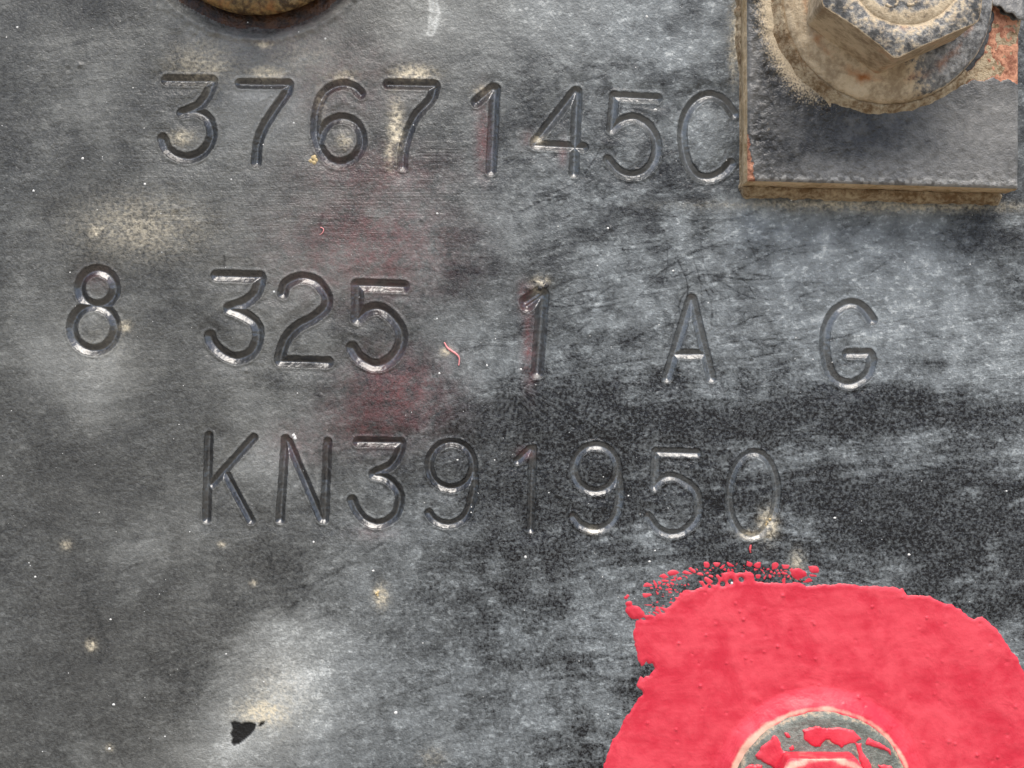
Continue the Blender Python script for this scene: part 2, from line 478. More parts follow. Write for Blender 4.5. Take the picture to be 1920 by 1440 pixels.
# ------------------------------------------------------------------ the frame rail
rail = thing('frame_rail', 'weathered black painted steel frame rail face stamped with three rows of numbers and letters', 'frame rail')
US = axis(-40, 1960, -840, 2760, [(100, 1700)], 1.6, 2.4)
VS = axis(-30, 1470, -630, 2070, [(128, 350), (488, 738), (800, 1022)], 1.6, 2.8)
H, ids, chip, groove = rail_height(US, VS)
U, V = np.meshgrid(US, VS)

# dirt and wear on the paint, with sheen and glare painted into the masks
wu = U + 60 * (fbm(U / 200, V / 200, 71, 2) - 0.5); wv = V + 60 * (fbm(U / 200, V / 200, 72, 2) - 0.5)
cl = fbm(wu / 170, wv / 170, 81, 4)
dust_sheen = 0.25 + 0.08 * sstep(1100, 500, U) * sstep(1100, 700, V) + 0.60 * (cl - 0.5) + 0.42 * (fbm(wu / 42, wv / 34, 83, 3) - 0.5) * (0.5 + sstep(600, 1300, U))
for (u, v, ru, rv, a) in [(1000,30,420,120,.22),(600,200,260,150,.12),(700,430,260,110,.12),(1700,560,330,150,.26),(1300,470,240,100,.14),(1450,420,100,60,.10),
                          (440,1400,100,80,.40),(530,1290,100,100,.48),(600,1200,110,36,.22),(600,1290,160,120,.2),(900,1350,260,110,.20),(330,1440,120,70,.3),(1180,1100,160,80,.08),(850,1400,60,40,.25),(180,720,110,50,.14),
                          (1640,850,190,35,.14),(1550,620,200,60,.10),(1210,1000,120,30,.14),(800,60,40,60,.14),
                          (-20,600,60,480,-.16),(20,260,130,200,-.10),(60,1250,220,250,-.20),(40,930,220,160,-.12),(-20,300,110,260,-.12),(1500,770,520,42,-.40),(1060,780,170,50,-.16),(1760,960,260,62,-.34),(1250,930,300,60,-.16),(1850,1120,170,90,-.30),
                          (1100,350,160,35,-.10),(1480,345,120,40,-.06),(700,760,120,70,-.10),(1130,1030,150,30,-.14),(1330,1060,200,30,-.12)]:
    dust_sheen = dust_sheen + a * gauss(wu, wv, u, v, ru, rv)  # film and wipe marks; pale top centre and dark left edge paint reflections
band = fbm(U / 240 + 0.02 * V, (wv + 0.10 * U) / 9.0, 91, 3)
wsel = sstep(900, 1250, U) * sstep(330, 440, V)
dust_sheen = dust_sheen + (band - 0.5) * (0.14 + 0.34 * wsel * sstep(560, 760, V))
dr = seg_dist(U, V, L((812,0),(815,22),(810,48),(808,58)))
dust_sheen = dust_sheen + 0.30 * sstep(16, 8, dr + 6 * vnoise(U / 8, V / 8, 33)) - 0.15 * sstep(7, 3, dr)
# brushed scratches that go through the film
rnd = random.Random(5)
def scratch(p, q, bow, w, a):
    global dust_sheen
    m = ((p[0] + q[0]) / 2 + bow * (q[1] - p[1]), (p[1] + q[1]) / 2 - bow * (q[0] - p[0]))
    pts = spline([p, m, q], 6)
    A = np.array(pts); x0, y0 = A.min(0) - 12; x1, y1 = A.max(0) + 12
    i0, i1 = np.searchsorted(US, (x0, x1)); j0, j1 = np.searchsorted(VS, (y0, y1))
    if i1 <= i0 or j1 <= j0: return
    sl = (slice(j0, j1), slice(i0, i1))
    dust_sheen[sl] += a * np.exp(-(seg_dist(U[sl], V[sl], pts) / w) ** 2) * (0.3 + vnoise(U[sl] / 7, V[sl] / 7, 8))
for k in range(150):
    u, v = rnd.uniform(960, 1560), rnd.uniform(350, 640)
    l = rnd.uniform(40, 170); an = math.radians(rnd.gauss(-14, 12))
    scratch((u, v), (u + l * math.cos(an), v + l * math.sin(an)), rnd.uniform(-.15, .15), rnd.uniform(1.0, 2.2), rnd.uniform(-.32, .16))
for k in range(260):
    u, v = rnd.uniform(900, 1950), rnd.uniform(380, 1080)
    l = rnd.uniform(60, 320); an = math.radians(rnd.gauss(-8 if v < 700 else 4 + (u - 1400) * 0.02, 5))
    scratch((u, v), (u + l * math.cos(an), v + l * math.sin(an)), rnd.uniform(-.05, .05), rnd.uniform(0.9, 1.7), rnd.uniform(-.24, .16))
for k in range(70):
    u, v = rnd.uniform(-40, 800), rnd.uniform(1000, 1460)
    l = rnd.uniform(60, 300); an = math.radians(rnd.gauss(-24, 5))
    scratch((u, v), (u + l * math.cos(an), v + l * math.sin(an)), rnd.uniform(-.05, .05), rnd.uniform(0.9, 1.8), rnd.uniform(-.22, .12))
for k in range(26):
    u, v = rnd.uniform(1230, 1400), rnd.uniform(430, 560)
    l = rnd.uniform(40, 110); an = math.radians(rnd.gauss(70, 22))
    scratch((u, v), (u + l * math.cos(an), v + l * math.sin(an)), rnd.uniform(-.2, .2), rnd.uniform(1.0, 1.8), rnd.uniform(-.34, .1))
for k in range(170):
    u, v = rnd.uniform(-40, 1900), rnd.uniform(0, 1440)
    l = rnd.uniform(30, 260); an = math.radians(rnd.gauss(-10 if u < 900 else 2, 9))
    scratch((u, v), (u + l * math.cos(an), v + l * math.sin(an)), rnd.uniform(-.08, .08), rnd.uniform(1.0, 2.4), rnd.uniform(-.22, .10))
for k in range(18):   # short dark nicks
    u, v = rnd.uniform(0, 1900), rnd.uniform(0, 1440)
    l = rnd.uniform(5, 22); an = math.radians(rnd.gauss(70, 30))
    scratch((u, v), (u + l * math.cos(an), v + l * math.sin(an)), 0.1, rnd.uniform(1.5, 3), -.5)
wipe = np.clip(0.22 + 0.8 * sstep(700, 1150, U) * sstep(560, 760, V) + 0.3 * gauss(U, V, 800, 1150, 400, 200) + 0.25 * gauss(U, V, 520, 1250, 200, 120), 0, 1)
gloss = np.clip(gauss(U, V, 720, 290, 230, 90) * 1.0 + 0.8 * gauss(U, V, 580, 420, 260, 70) + 0.5 * gauss(U, V, 300, 260, 180, 200) + 0.25 * wsel, 0, 1)
tan = np.zeros_like(U)  # tan dirt; patches by the top-row sevens and below the first digit paint glare
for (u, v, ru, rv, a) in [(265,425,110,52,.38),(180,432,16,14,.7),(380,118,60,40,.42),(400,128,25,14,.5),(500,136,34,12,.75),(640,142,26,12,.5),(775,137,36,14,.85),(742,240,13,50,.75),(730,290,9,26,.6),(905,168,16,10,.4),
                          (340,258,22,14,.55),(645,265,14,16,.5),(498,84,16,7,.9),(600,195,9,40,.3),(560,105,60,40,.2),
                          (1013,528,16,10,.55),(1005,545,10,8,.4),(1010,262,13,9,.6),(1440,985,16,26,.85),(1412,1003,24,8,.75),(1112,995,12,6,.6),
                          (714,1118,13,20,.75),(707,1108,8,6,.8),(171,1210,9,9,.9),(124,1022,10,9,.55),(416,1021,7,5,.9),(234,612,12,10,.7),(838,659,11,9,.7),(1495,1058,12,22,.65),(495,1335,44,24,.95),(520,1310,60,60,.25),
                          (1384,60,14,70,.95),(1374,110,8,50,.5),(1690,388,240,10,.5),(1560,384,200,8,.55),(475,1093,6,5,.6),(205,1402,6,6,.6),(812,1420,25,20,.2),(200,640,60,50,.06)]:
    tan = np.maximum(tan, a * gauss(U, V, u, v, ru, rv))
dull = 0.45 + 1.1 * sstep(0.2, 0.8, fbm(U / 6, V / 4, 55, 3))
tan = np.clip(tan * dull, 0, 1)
red = np.zeros_like(U)
for (u, v, ru, rv, a) in [(690,460,150,90,.7),(745,740,90,70,.8),(690,790,90,50,.6),(560,830,60,40,.35),(640,150,120,80,.25),(905,260,14,70,.75),(992,650,12,60,.9),(985,560,14,26,.9),(985,850,14,10,.8),(700,330,130,50,.5),
                          (180,520,30,20,.3),(750,520,40,12,.4),(540,60,120,70,.2),(700,1000,40,14,.25),(1055,285,9,22,.6),(990,260,12,14,.5)]:
    red = np.maximum(red, a * gauss(U, V, u, v, ru, rv))
rr = np.hypot(U - 486, V + 172)
dust_sheen = dust_sheen - 0.5 * sstep(240, 220, rr)
rustring = sstep(229, 219, rr + 14 * (fbm(U / 25, V / 25, 56, 2) - 0.5))
chipm = sstep(-1.0, 1.0, chip)
lo_d = 0.07 + 0.10 * sstep(900, 300, U)
dust_sheen = np.where(dust_sheen > lo_d + 0.1, dust_sheen, lo_d + 0.1 * np.exp((dust_sheen - lo_d - 0.1) / 0.1))
dust_sheen = dust_sheen * (1 - groove) + groove * (0.01 + 0.14 * dust_sheen + 0.14 * sstep(850, 1250, U))  # cleaner grooves; the shade of their upper walls is painted in here too
cool = np.clip(sstep(500, 1250, U + 0.35 * (V - 500)) + 0.5 * (cl - 0.5), 0, 1)  # bluish tint to the right paints the sky's reflection into the film
attrs = dict(groove=groove, cool=cool, dust_sheen=np.clip(dust_sheen, -0.3, 1.3), wipe=wipe, tan=tan, red=red, chip=chipm, gloss=gloss)
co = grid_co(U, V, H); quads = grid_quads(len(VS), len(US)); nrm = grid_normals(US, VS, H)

fid = ids.ravel()[quads[:, 0]].copy()
fchip = chipm.ravel()[quads].mean(1) > 0.5
fring = rustring.ravel()[quads].mean(1) > 0.5
fid[fchip] = 100; fid[fring] = 101
def rail_piece(name, keep, mat=M_RAIL, label=None):
    c_, q_, a_, n_ = take(co, quads, attrs, nrm, keep)
    o = link(name, mesh_from_arrays(name, c_, q_, mat, a_, n_), rail)
    if label: o['label'] = label
    return o
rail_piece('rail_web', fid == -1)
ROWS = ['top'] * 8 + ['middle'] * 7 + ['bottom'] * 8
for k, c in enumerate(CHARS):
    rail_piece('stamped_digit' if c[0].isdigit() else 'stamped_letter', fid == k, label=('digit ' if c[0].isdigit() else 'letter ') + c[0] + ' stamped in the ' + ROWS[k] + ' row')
rail_piece('paint_chip', fid == 100, label='dark bare spot where paint has chipped off')
t = NT('seat_rust')
g_ = t.noise(0.05, 4.0, 0.65)
M_SEAT = t.out(t.mix(t.ramp(g_, 0.35, 0.65), (0.012, 0.005, 0.003), (0.075, 0.030, 0.011)), 0.45, t.bump(g_, 8.0, 0.8), 0.4)
rail_piece('rust_ring', fid == 101, M_SEAT, 'dark rust ring in the bolt seat')

# back and edges of the rail web (8 mm thick)
bu0, bu1, bv0, bv1, hb = US[0], US[-1], VS[0], VS[-1], -130
bx = [P(bu0, bv0, -6), P(bu1, bv0, -6), P(bu1, bv1, -6), P(bu0, bv1, -6), P(bu0, bv0, hb), P(bu1, bv0, hb), P(bu1, bv1, hb), P(bu0, bv1, hb)]
me = mesh_from_arrays('rail_back', bx, [(0, 1, 5, 4), (1, 2, 6, 5), (2, 3, 7, 6), (3, 0, 4, 7), (4, 5, 6, 7)], M_FLAP)
me.polygons.foreach_set("use_smooth", np.zeros(5, bool))
link('rail_back', me, rail)

# pale grit stuck to the paint
def grit(name, spots, mat, parent, hfun=None):
    vs_, fs = [], []
    for (u, v, r, h) in spots:
        b = len(vs_)
        e = rnd.uniform(0.7, 1.0); a0 = rnd.uniform(0, 6.28)
        for k in range(6):
            a = a0 + k * math.pi / 3
            rr_ = r * rnd.uniform(0.75, 1.15)
            vs_.append(P(u + rr_ * math.cos(a), v + rr_ * e * math.sin(a), h))
        vs_.append(P(u, v, h + r * 0.8))
        for k in range(6): fs.append((b + k, b + (k + 1) % 6, b + 6))
    o = link(name, mesh_from_arrays(name, vs_, fs, mat), parent)
    o['kind'] = 'stuff'
    return o
def height_at(u, v):
    i = min(max(np.searchsorted(US, u), 0), len(US) - 1); j = min(max(np.searchsorted(VS, v), 0), len(VS) - 1)
    return H[j, i]
spots = []
for k in range(420):
    u, v = rnd.uniform(-30, 1950), rnd.uniform(-20, 1460)
    if u > 1385 and v < 375: continue
    r = min(3.2, 0.75 + rnd.expovariate(2.1))
    spots.append((u, v, r, height_at(u, v) - 0.3))
for (u, v, r) in [(213,1321,3.4),(824,700,2.6),(913,685,2.6),(588,1016,2.6),(610,72,2.5),(155,297,3.5),(742,1336,4),(700,1070,3),(205,1404,3.2),(1140,428,3),(1705,1040,3.2),(820,400,3.2),(272,345,3)]:
    spots.append((u, v, r, height_at(u, v) - 0.3))
grit('dust_speck', spots, M_SPECK, rail)

# red paint dabbed round the lower bolt: a thin coat with its own edge, and the flecks along its upper rim
def Z8(x, y): return (1100 + x * 0.427, 1020 + y * 0.427)
main = [Z8(*p) for p in [(40,1180),(55,1080),(75,983),(100,900),(150,800),(200,720),(242,655),(222,620),(235,583),(250,590),(275,572),(300,545),(288,525),(272,528),(262,512),(255,530),(240,542),(225,500),(205,430),(203,385),(215,345),
        (228,330),(290,326),(345,298),(372,262),(400,232),(420,212),(470,200),(520,184),(565,168),(590,150),(600,132),(640,122),(700,120),(728,132),(742,160),(780,172),(830,172),(870,176),(915,170),(960,184),(1000,182),(1050,176),(1100,170),(1200,180),(1290,185),(1385,195),(1408,226),
        (1500,230),(1560,255),(1640,280),(1680,322),(1700,332),(1738,322),(1800,370),(1850,440),(1900,530),(1950,620),(2010,760),(2030,950),(1990,1180)]]
rg = random.Random(11)
blobs = [(*Z8(212,300), 12), (*Z8(195,290), 9), (*Z8(230,308), 9), (*Z8(185,262), 5.5), (*Z8(172,236), 3.5), (*Z8(180,228), 2.5), (*Z8(925,128), 10), (*Z8(948,132), 6)]
path = spline([Z8(*p) for p in [(280,198),(330,180),(390,150),(460,130),(540,115),(640,106),(710,106),(800,112),(880,124),(985,132)]], 9)
cells = []
for k in range(150):
    p = path[rg.randrange(len(path))]
    cells.append((p[0] + rg.gauss(0, 6), p[1] + (rg.uniform(-7, 22) if p[0] < 1330 else rg.uniform(-6, 12))))
for k in range(60):
    u = rg.uniform(1218, 1282)
    cells.append((u, 1165 - (u - 1190) * 0.75 + rg.uniform(-17, 14)))
ru_, rv_ = np.arange(1108, 1972, 2.0), np.arange(1040, 1560, 2.0)
RH, _, _, _ = rail_height(ru_, rv_)
RU, RV = np.meshgrid(ru_, rv_)
jit = (fbm(RU / 7, RV / 7, 101, 2) - 0.5) * 5 + (fbm(RU / 22, RV / 22, 102, 2) - 0.5) * 7
sd = poly_sd(RU, RV, main) + jit
for (u, v, r) in blobs:
    i0, i1 = np.searchsorted(ru_, (u - 16, u + 16)); j0, j1 = np.searchsorted(rv_, (v - 16, v + 16))
    sl = (slice(j0, j1), slice(i0, i1))
    e = r - np.hypot((RU[sl] - u) * 0.85, RV[sl] - v) + jit[sl] * 0.35
    sd[sl] = np.maximum(sd[sl], e)
f1 = np.full(RU.shape, 1e9); f2 = np.full(RU.shape, 1e9)
ci1, cj1 = np.searchsorted(ru_, 1540), np.searchsorted(rv_, 1180)
for (u, v) in cells:
    dd = np.hypot((RU[:cj1, :ci1] - u) * 0.62, RV[:cj1, :ci1] - v)
    a, b = f1[:cj1, :ci1], f2[:cj1, :ci1]
    b[:] = np.minimum(b, np.maximum(a, dd)); a[:] = np.minimum(a, dd)
rmax = 6.5 + 6.0 * vnoise(RU / 16, RV / 16, 107)
sd = np.maximum(sd, np.minimum((f2 - f1) * 0.8 - 1.6, rmax - f1) + jit * 0.25)
for (u, v, r) in [(1283,1086,5),(1370,1090,5),(1355,1094,4),(1390,1087,4),(1330,1100,3),(1297,1090,3.5)]:
    sd = np.minimum(sd, np.hypot(RU - u, RV - v) - r + jit * 0.4)
PH = RH + np.where(sd > 0, 1.5 * (1 - np.exp(-np.maximum(sd, 0) / 2.4)), np.maximum(sd, -6) * 0.9)
PH += sstep(0, 10, sd) * 0.5 * np.exp(-((sd - 5) / 4.0) ** 2)
for k in range(95):
    u, v = rg.uniform(1150, 1930), rg.uniform(1090, 1450)
    r = rg.choice([1.8, 2.2, 2.6, 3.4]); a = rg.choice([1.8, 2.6, -1.4, 1.4])
    i0, i1 = np.searchsorted(ru_, (u - 14, u + 14)); j0, j1 = np.searchsorted(rv_, (v - 14, v + 14))
    sl = (slice(j0, j1), slice(i0, i1))
    PH[sl] += a * sstep(2, 10, sd[sl]) * np.exp(-((RU[sl] - u) ** 2 + (RV[sl] - v) ** 2) / r ** 2)
# swell of paint against the flange of the lower bolt
RB = 166.0; BC = (1536, 1495)
rb = np.hypot(RU - BC[0], RV - BC[1])
PH += sstep(0, 8, sd) * 16 * sstep(RB + 46, RB - 4, rb) * (0.75 + 0.5 * fbm(RU / 30, RV / 30, 111, 2))
worn = 0.60 * np.exp(-((rb - RB - 4) / 8.0) ** 2) + 0.40 * sstep(60, 0, rb - RB) * sstep(1500, 1380, RU) * 0.8
pc, pq, pa, pn = take(grid_co(RU, RV, PH), grid_quads(len(rv_), len(ru_)), dict(worn=worn), None, (sd.ravel()[grid_quads(len(rv_), len(ru_))].max(1) > -5))
o = link('red_paint_patch', mesh_from_arrays('red_paint_patch', pc, pq, M_RED, pa), rail)
o['label'] = 'bright red paint dabbed round the lower bolt'

# ------------------------------------------------------------------ square plate under the upper right bolt
HPL = 90.0
kf = (DC - HPL) / DC
def F(u, v, h): k = (DC - h) / DC; return (960 + (u - 960) * k, 720 + (v - 720) * k)
plate_base = P(1640, 110, 0)
plate = thing('mounting_plate', 'thick square steel plate under the upper right bolt, black paint rusted at its edge', 'steel plate', plate_base)
# corners on the top face
TL, TR, BR, BL = F(1400, -330, HPL), F(1916, -320, HPL), F(1910, 353, HPL), F(1403, 338, HPL)
nu_, nv_ = 250, 330
su = np.linspace(0, 1, nu_); sv = np.linspace(0, 1, nv_)
SU, SV = np.meshgrid(su, sv)
PU = (1 - SV) * ((1 - SU) * TL[0] + SU * TR[0]) + SV * ((1 - SU) * BL[0] + SU * BR[0])
PV = (1 - SV) * ((1 - SU) * TL[1] + SU * TR[1]) + SV * ((1 - SU) * BL[1] + SU * BR[1])
IU = 960 + (PU - 960) / kf; IV = 720 + (PV - 720) / kf          # where it lies on the photograph's grid
edge = np.minimum.reduce([SU * 505, (1 - SU) * 505, SV * 660, (1 - SV) * 660])
rust_poly = [(1862,8),(1878,26),(1895,34),(1925,46),(1925,166),(1905,158),(1890,148),(1876,152),(1862,146),(1846,152),(1826,150),(1808,158),(1786,162),(1800,148),(1822,128),(1842,102),(1856,66),(1862,40)]
rust_sd = np.maximum(poly_sd(IU, IV, rust_poly), poly_sd(IU, IV, [(1398,232),(1404,262),(1409,300),(1415,338),(1398,345)]))
rust_sd = rust_sd + (fbm(IU / 9, IV / 9, 121, 2) - 0.5) * 9
rust = sstep(-1.5, 1.5, rust_sd)
pit = np.clip(0.25 + 0.9 * sstep(1480, 1400, IU) + 0.7 * sstep(300, 345, IV) + 0.6 * gauss(IU, IV, 1560, 190, 90, 40), 0, 1)
PHt = HPL + (fbm(IU / 70, IV / 70, 122, 3) - 0.5) * 3 + pit * (fbm(IU / 11, IV / 11, 123, 2) - 0.5) * 5 - 3.0 * rust + rust * (fbm(IU / 8, IV / 8, 124, 2) - 0.5) * 3
PHt -= 6 * np.exp(-edge / 2.2)
pd = 0.13 + 0.40 * sstep(1560, 1880, IU) * sstep(120, 220, IV) + 0.25 * gauss(IU, IV, 1600, 320, 160, 30) - 0.25 * gauss(IU, IV, 1530, 160, 90, 60) - 0.15 * gauss(IU, IV, 1640, 250, 90, 50) + 0.2 * sstep(1450, 1402, IU)  # plate tone: paler to the right, darker below the flange
pd += 0.5 * np.exp(-edge / 5.0) * (vnoise(IU / 8, IV / 8, 130)) + 1.3 * sstep(16, 3, (1 - SV) * 660 + 7 * (vnoise(IU / 12, IV / 12, 131) - .5)) * sstep(0.42, 0.62, vnoise(IU / 7, IV / 6, 132) + 0.25 * sstep(1600, 1850, IU) - 0.08)  # pale chipped spots on the lower edge, painting in its pebbly highlights
rf = np.hypot(IU - 1668, IV + 2)
ptan = 0.95 * sstep(300, 200, rf) * sstep(1640, 1470, IU) + 0.1 * sstep(225, 200, rf) * sstep(1500, 1700, IU)
ptan = np.maximum(ptan, 0.5 * gauss(IU, IV, 1462, 40, 22, 90) + 0.35 * gauss(IU, IV, 1440, 240, 10, 30))
pattrs = dict(dust_sheen=pd, tan=ptan, rust=rust, pit=pit)
pco = grid_co(PU, PV, PHt, plate_base); pq = grid_quads(nv_, nu_)
gq = rust.ravel()[pq].mean(1) > 0.5
# smooth normals shared by the two pieces
tmp = mesh_from_arrays('tmp', pco, pq, None)
nn = np.zeros(len(pco) * 3, np.float32); tmp.vertices.foreach_get("normal", nn); nn = nn.reshape(-1, 3)
bpy.data.meshes.remove(tmp)
gl = PU.ravel()[pq].mean(1) < 1600
for nm, keep in (('plate_face', ~gq), ('rust_patch', gq & gl), ('rust_patch', gq & ~gl)):
    c_, q_, a_, n_ = take(pco, pq, pattrs, nn, keep)
    link(nm, mesh_from_arrays(nm, c_, q_, M_PLATE, a_, n_), plate)
# the four sides, going down to the rail
per = [(0, i) for i in range(nu_ - 1)] + [(j, nu_ - 1) for j in range(nv_ - 1)] + [(nv_ - 1, i) for i in range(nu_ - 1, 0, -1)] + [(j, 0) for j in range(nv_ - 1, 0, -1)]
pj, pi = np.array(per).T
rows = []
for kk, f in enumerate((1.0, 0.78, 0.55, 0.32, 0.30, 0.0, -0.1)):
    n1 = (fbm(PU[pj, pi] / 18, PV[pj, pi] / 18 + kk * 3.1, 140, 2) - 0.5)
    out_ = (0 if kk == 0 else (n1 * 4 + 0.5)) - (5 if f == 0.30 else 0) - (3 if f <= 0 else 0)
    cu, cv = PU.mean(), PV.mean()
    ou = np.where(pi == 0, -1, np.where(pi == nu_ - 1, 1, 0)); ov = np.where(pj == 0, -1, np.where(pj == nv_ - 1, 1, 0))
    rows.append(grid_co(PU[pj, pi] + ou * out_, PV[pj, pi] + ov * out_, PHt[pj, pi] if kk == 0 else np.full(len(pi), HPL * f), plate_base))
sc_ = np.concatenate(rows); npn = len(per)
i = np.arange(len(rows) * npn).reshape(len(rows), npn); j = np.roll(i, -1, 1)
sq = np.stack([i[:-1], j[:-1], j[1:], i[1:]], -1).reshape(-1, 4)
link('plate_edge', mesh_from_arrays('plate_edge', sc_, sq, M_SIDE), plate)

# ledge of packed dirt along the foot of the plate
Bbl, Bbr, Btl = BL, BR, TL
du_, dv_ = np.arange(1340, 1960, 2.0), np.arange(-60, 420, 2.0)
DU, DV = np.meshgrid(du_, dv_)
foot = [tuple(TL), tuple(TR), (BR[0] - 12, BR[1]), tuple(BL)]
fd = -poly_sd(DU, DV, foot)
DHr, _, _, _ = rail_height(du_, dv_)
jn = (fbm(DU / 12, DV / 12, 150, 3) - 0.5)
below = sstep(BL[1] - 10, BL[1] + 2, DV - (DU - BL[0]) * 0.0295)
width = below * (19 + 8 * jn) * sstep(1890, 1872, DU) * sstep(BL[0] - 4, BL[0] + 8, DU) + (1 - below) * ((9 + 12 * jn) * sstep(150, 60, DV + 60 * jn) * sstep(1500, 1400, DU))
hh = np.where(fd < width, 7 + (8 * below + 10) * np.clip(1 - fd / np.maximum(width, 1), 0, 1) ** 0.6 + 9 * jn, 0) * sstep(0, 5, width - fd)
keepd = (fd < width + 3) & (fd > -6)
DH = DHr + hh - 1.5
dq = grid_quads(len(dv_), len(du_))
c_, q_, a_, n_ = take(grid_co(DU, DV, DH, plate_base), dq, {}, None, keepd.ravel()[dq].all(1))
link('dirt_ledge', mesh_from_arrays('dirt_ledge', c_, q_, M_DIRT), plate)

# curled flake of black paint lifting over the rust
fl = []
fu = np.linspace(0, 1, 14); fv = np.linspace(0, 1, 8)
FU, FV = np.meshgrid(fu, fv)
edge_v = 4 + 34 * FU + 5 * np.sin(FU * 17) * 0.6
gu = 1860 + 60 * FU; gv = -40 + (edge_v + 40) * FV
gh = HPL + 3 + 13 * FV ** 3
k2 = (DC - gh) / DC
me = mesh_from_arrays('paint_flake', grid_co(960 + (gu - 960) * k2, 720 + (gv - 720) * k2, gh, plate_base), grid_quads(8, 14), M_PLATE,
                      dict(dust_sheen=np.full(gu.shape, .5), tan=np.full(gu.shape, .1), rust=np.zeros(gu.shape), pit=np.full(gu.shape, .7)))
o = link('paint_flake', me, plate)
sm = o.modifiers.new('thickness', 'SOLIDIFY'); sm.thickness = 2.5 * S; sm.offset = -1

# ------------------------------------------------------------------ flanged hex bolts
NTH = 360
def lathe_rows(prof, seed, amp=1.0, jag=0.0):
    th = np.linspace(0, 2 * math.pi, NTH, endpoint=False)
    r = np.array([p[0] for p in prof])[:, None] * np.ones(NTH)
    h = np.array([p[1] for p in prof])[:, None] * np.ones(NTH)
    x, y = r * np.cos(th), r * np.sin(th)
    h = h + amp * (fbm(x / 16 + 50, y / 16 + 50, seed, 2) - 0.5) * np.minimum(1, r / 10)
    r = r * (1 + jag * (fbm(8 * np.cos(th) + 20, 8 * np.sin(th) + h / 12, seed + 1, 3) - 0.5))
    return r, h, x, y
def hex_rows(R, Hh, rc, rot, seed, h0=0.0, inner=None):
    th = np.linspace(0, 2 * math.pi, NTH, endpoint=False)
    ap = R * math.cos(math.pi / 6)
    rel = (th - math.radians(rot)) % (math.pi / 3)
    rh = ap / np.cos(rel - math.pi / 6)
    rh = np.minimum(rh, R * 0.985)
    zc = Hh - np.maximum(rh - rc, 0) * 0.5
    rr_, hh_ = [], []
    for f in np.linspace(0, 1, 9): rr_.append(rh + 0.0); hh_.append(h0 + (zc - h0) * f)
    rr_.append(rh * 0.985); hh_.append(zc + 1.2)
    for f in (0.35, 0.7, 1.0): rr_.append(rh * 0.985 * (1 - f) + rc * f * 0.985); hh_.append((zc + 1.2) * (1 - f) + Hh * f)
    for (r, dh) in (inner or [(0.9, 0), (0.66, 0), (0.6, -3.5), (0.56, 0.5), (0.45, 0.8), (0.3, 0.8), (0.12, 0.8), (0.002, 0.8)]):
        rr_.append(np.full(NTH, rc * r)); hh_.append(np.full(NTH, Hh + dh))
    r, h = np.array(rr_), np.array(hh_)
    x, y = r * np.cos(th), r * np.sin(th)
    n = (fbm(x / 14 + 9, (y + h) / 14, seed, 3) - 0.5)
    r = r + n * 1.3 * np.minimum(1, r / 20); h = h + (fbm(x / 12, y / 12, seed + 3, 2) - 0.5) * 3
    return r, h, x, y, th

GROUP = 'flanged bolts through the rail'
# upper right: dusty black hex bolt on the plate
bc = F(1668, -6, 115)
b1 = thing('hex_bolt', 'dusty hex bolt caked in tan dirt on the square steel plate', 'bolt', P(*bc, HPL), GROUP)
bb = P(*bc, HPL)
prof = [(188, HPL - 4), (189, HPL + 4), (188, HPL + 14), (184, HPL + 21), (176, HPL + 25), (168, HPL + 27), (160, HPL + 29), (152, HPL + 31), (140, HPL + 33), (120, HPL + 35), (100, HPL + 36)]
r, h, x, y = lathe_rows(prof, 200, 3.0, 0.02)
an = np.arctan2(y, x)
left = 0.5 - 0.5 * np.cos(an)
dirt_a = 0.25 + 0.75 * sstep(0.18, 0.6, left) + 0.35 * (r > 186)
rust_a = 0.15 + 0.4 * np.exp(-((r - 150) / 14) ** 2)
me = closed_polar(r, h, bc, bb, M_BOLT, 'flange', attrs=dict(dirt=dirt_a, rust=rust_a))
link('flange', me, b1)
HT = 246.0
r, h, x, y, th = hex_rows(155, HT, 128, 96, 210, HPL + 33, [(0.92, 0), (0.82, 0), (0.77, -3.0), (0.73, 0.5), (0.6, 0.8), (0.4, 0.8), (0.2, 0.8), (0.002, 0.8)])
hc_ = (bc[0] - 9, bc[1] - 13)
an = np.arctan2(y, x)
rows = r.shape[0]
side = (np.arange(rows) < 9)[:, None] * np.ones(NTH)
topm = 1 - side
rad = np.hypot(x, y)
dirt_a = side * (0.85 - 0.12 * np.cos(an)) + topm * (0.42 + 0.5 * np.exp(-((rad - 96) / 5.0) ** 2))
low = (np.arange(rows)[:, None] < 4)
rust_a = side * (0.18 + 0.28 * (np.cos(an - 1.0) > 0.6)) + topm * (0.12 + 0.25 * np.exp(-((rad - 104) / 9.0) ** 2))
me = closed_polar(r, h, hc_, bb, M_BOLT, 'hex_head', attrs=dict(dirt=dirt_a, rust=rust_a))
me.set_sharp_from_angle(angle=math.radians(38))
link('hex_head', me, b1)
# raised marks on the head
def arc3(cu, cv, rad, a0, a1, n=10): return [(cu + rad * math.cos(math.radians(a0 + (a1 - a0) * k / n)), cv + rad * math.sin(math.radians(a0 + (a1 - a0) * k / n))) for k in range(n + 1)]
for arc in ([*arc3(1671, 2, 11, -60, 150)], [*arc3(1706, -2, 12, -80, 120)]):
    pts = [P(*F(u, v, HT), HT + 0.2) for u, v in arc]
    v_, f_ = tube([np.array(p) - np.array(bb) for p in pts], 3.2 * S, 6)
    me = mesh_from_arrays('head_mark', v_, f_, M_BOLT, dict(dirt=np.full(len(v_), .55), rust=np.full(len(v_), .2)))
    link('head_mark', me, b1)
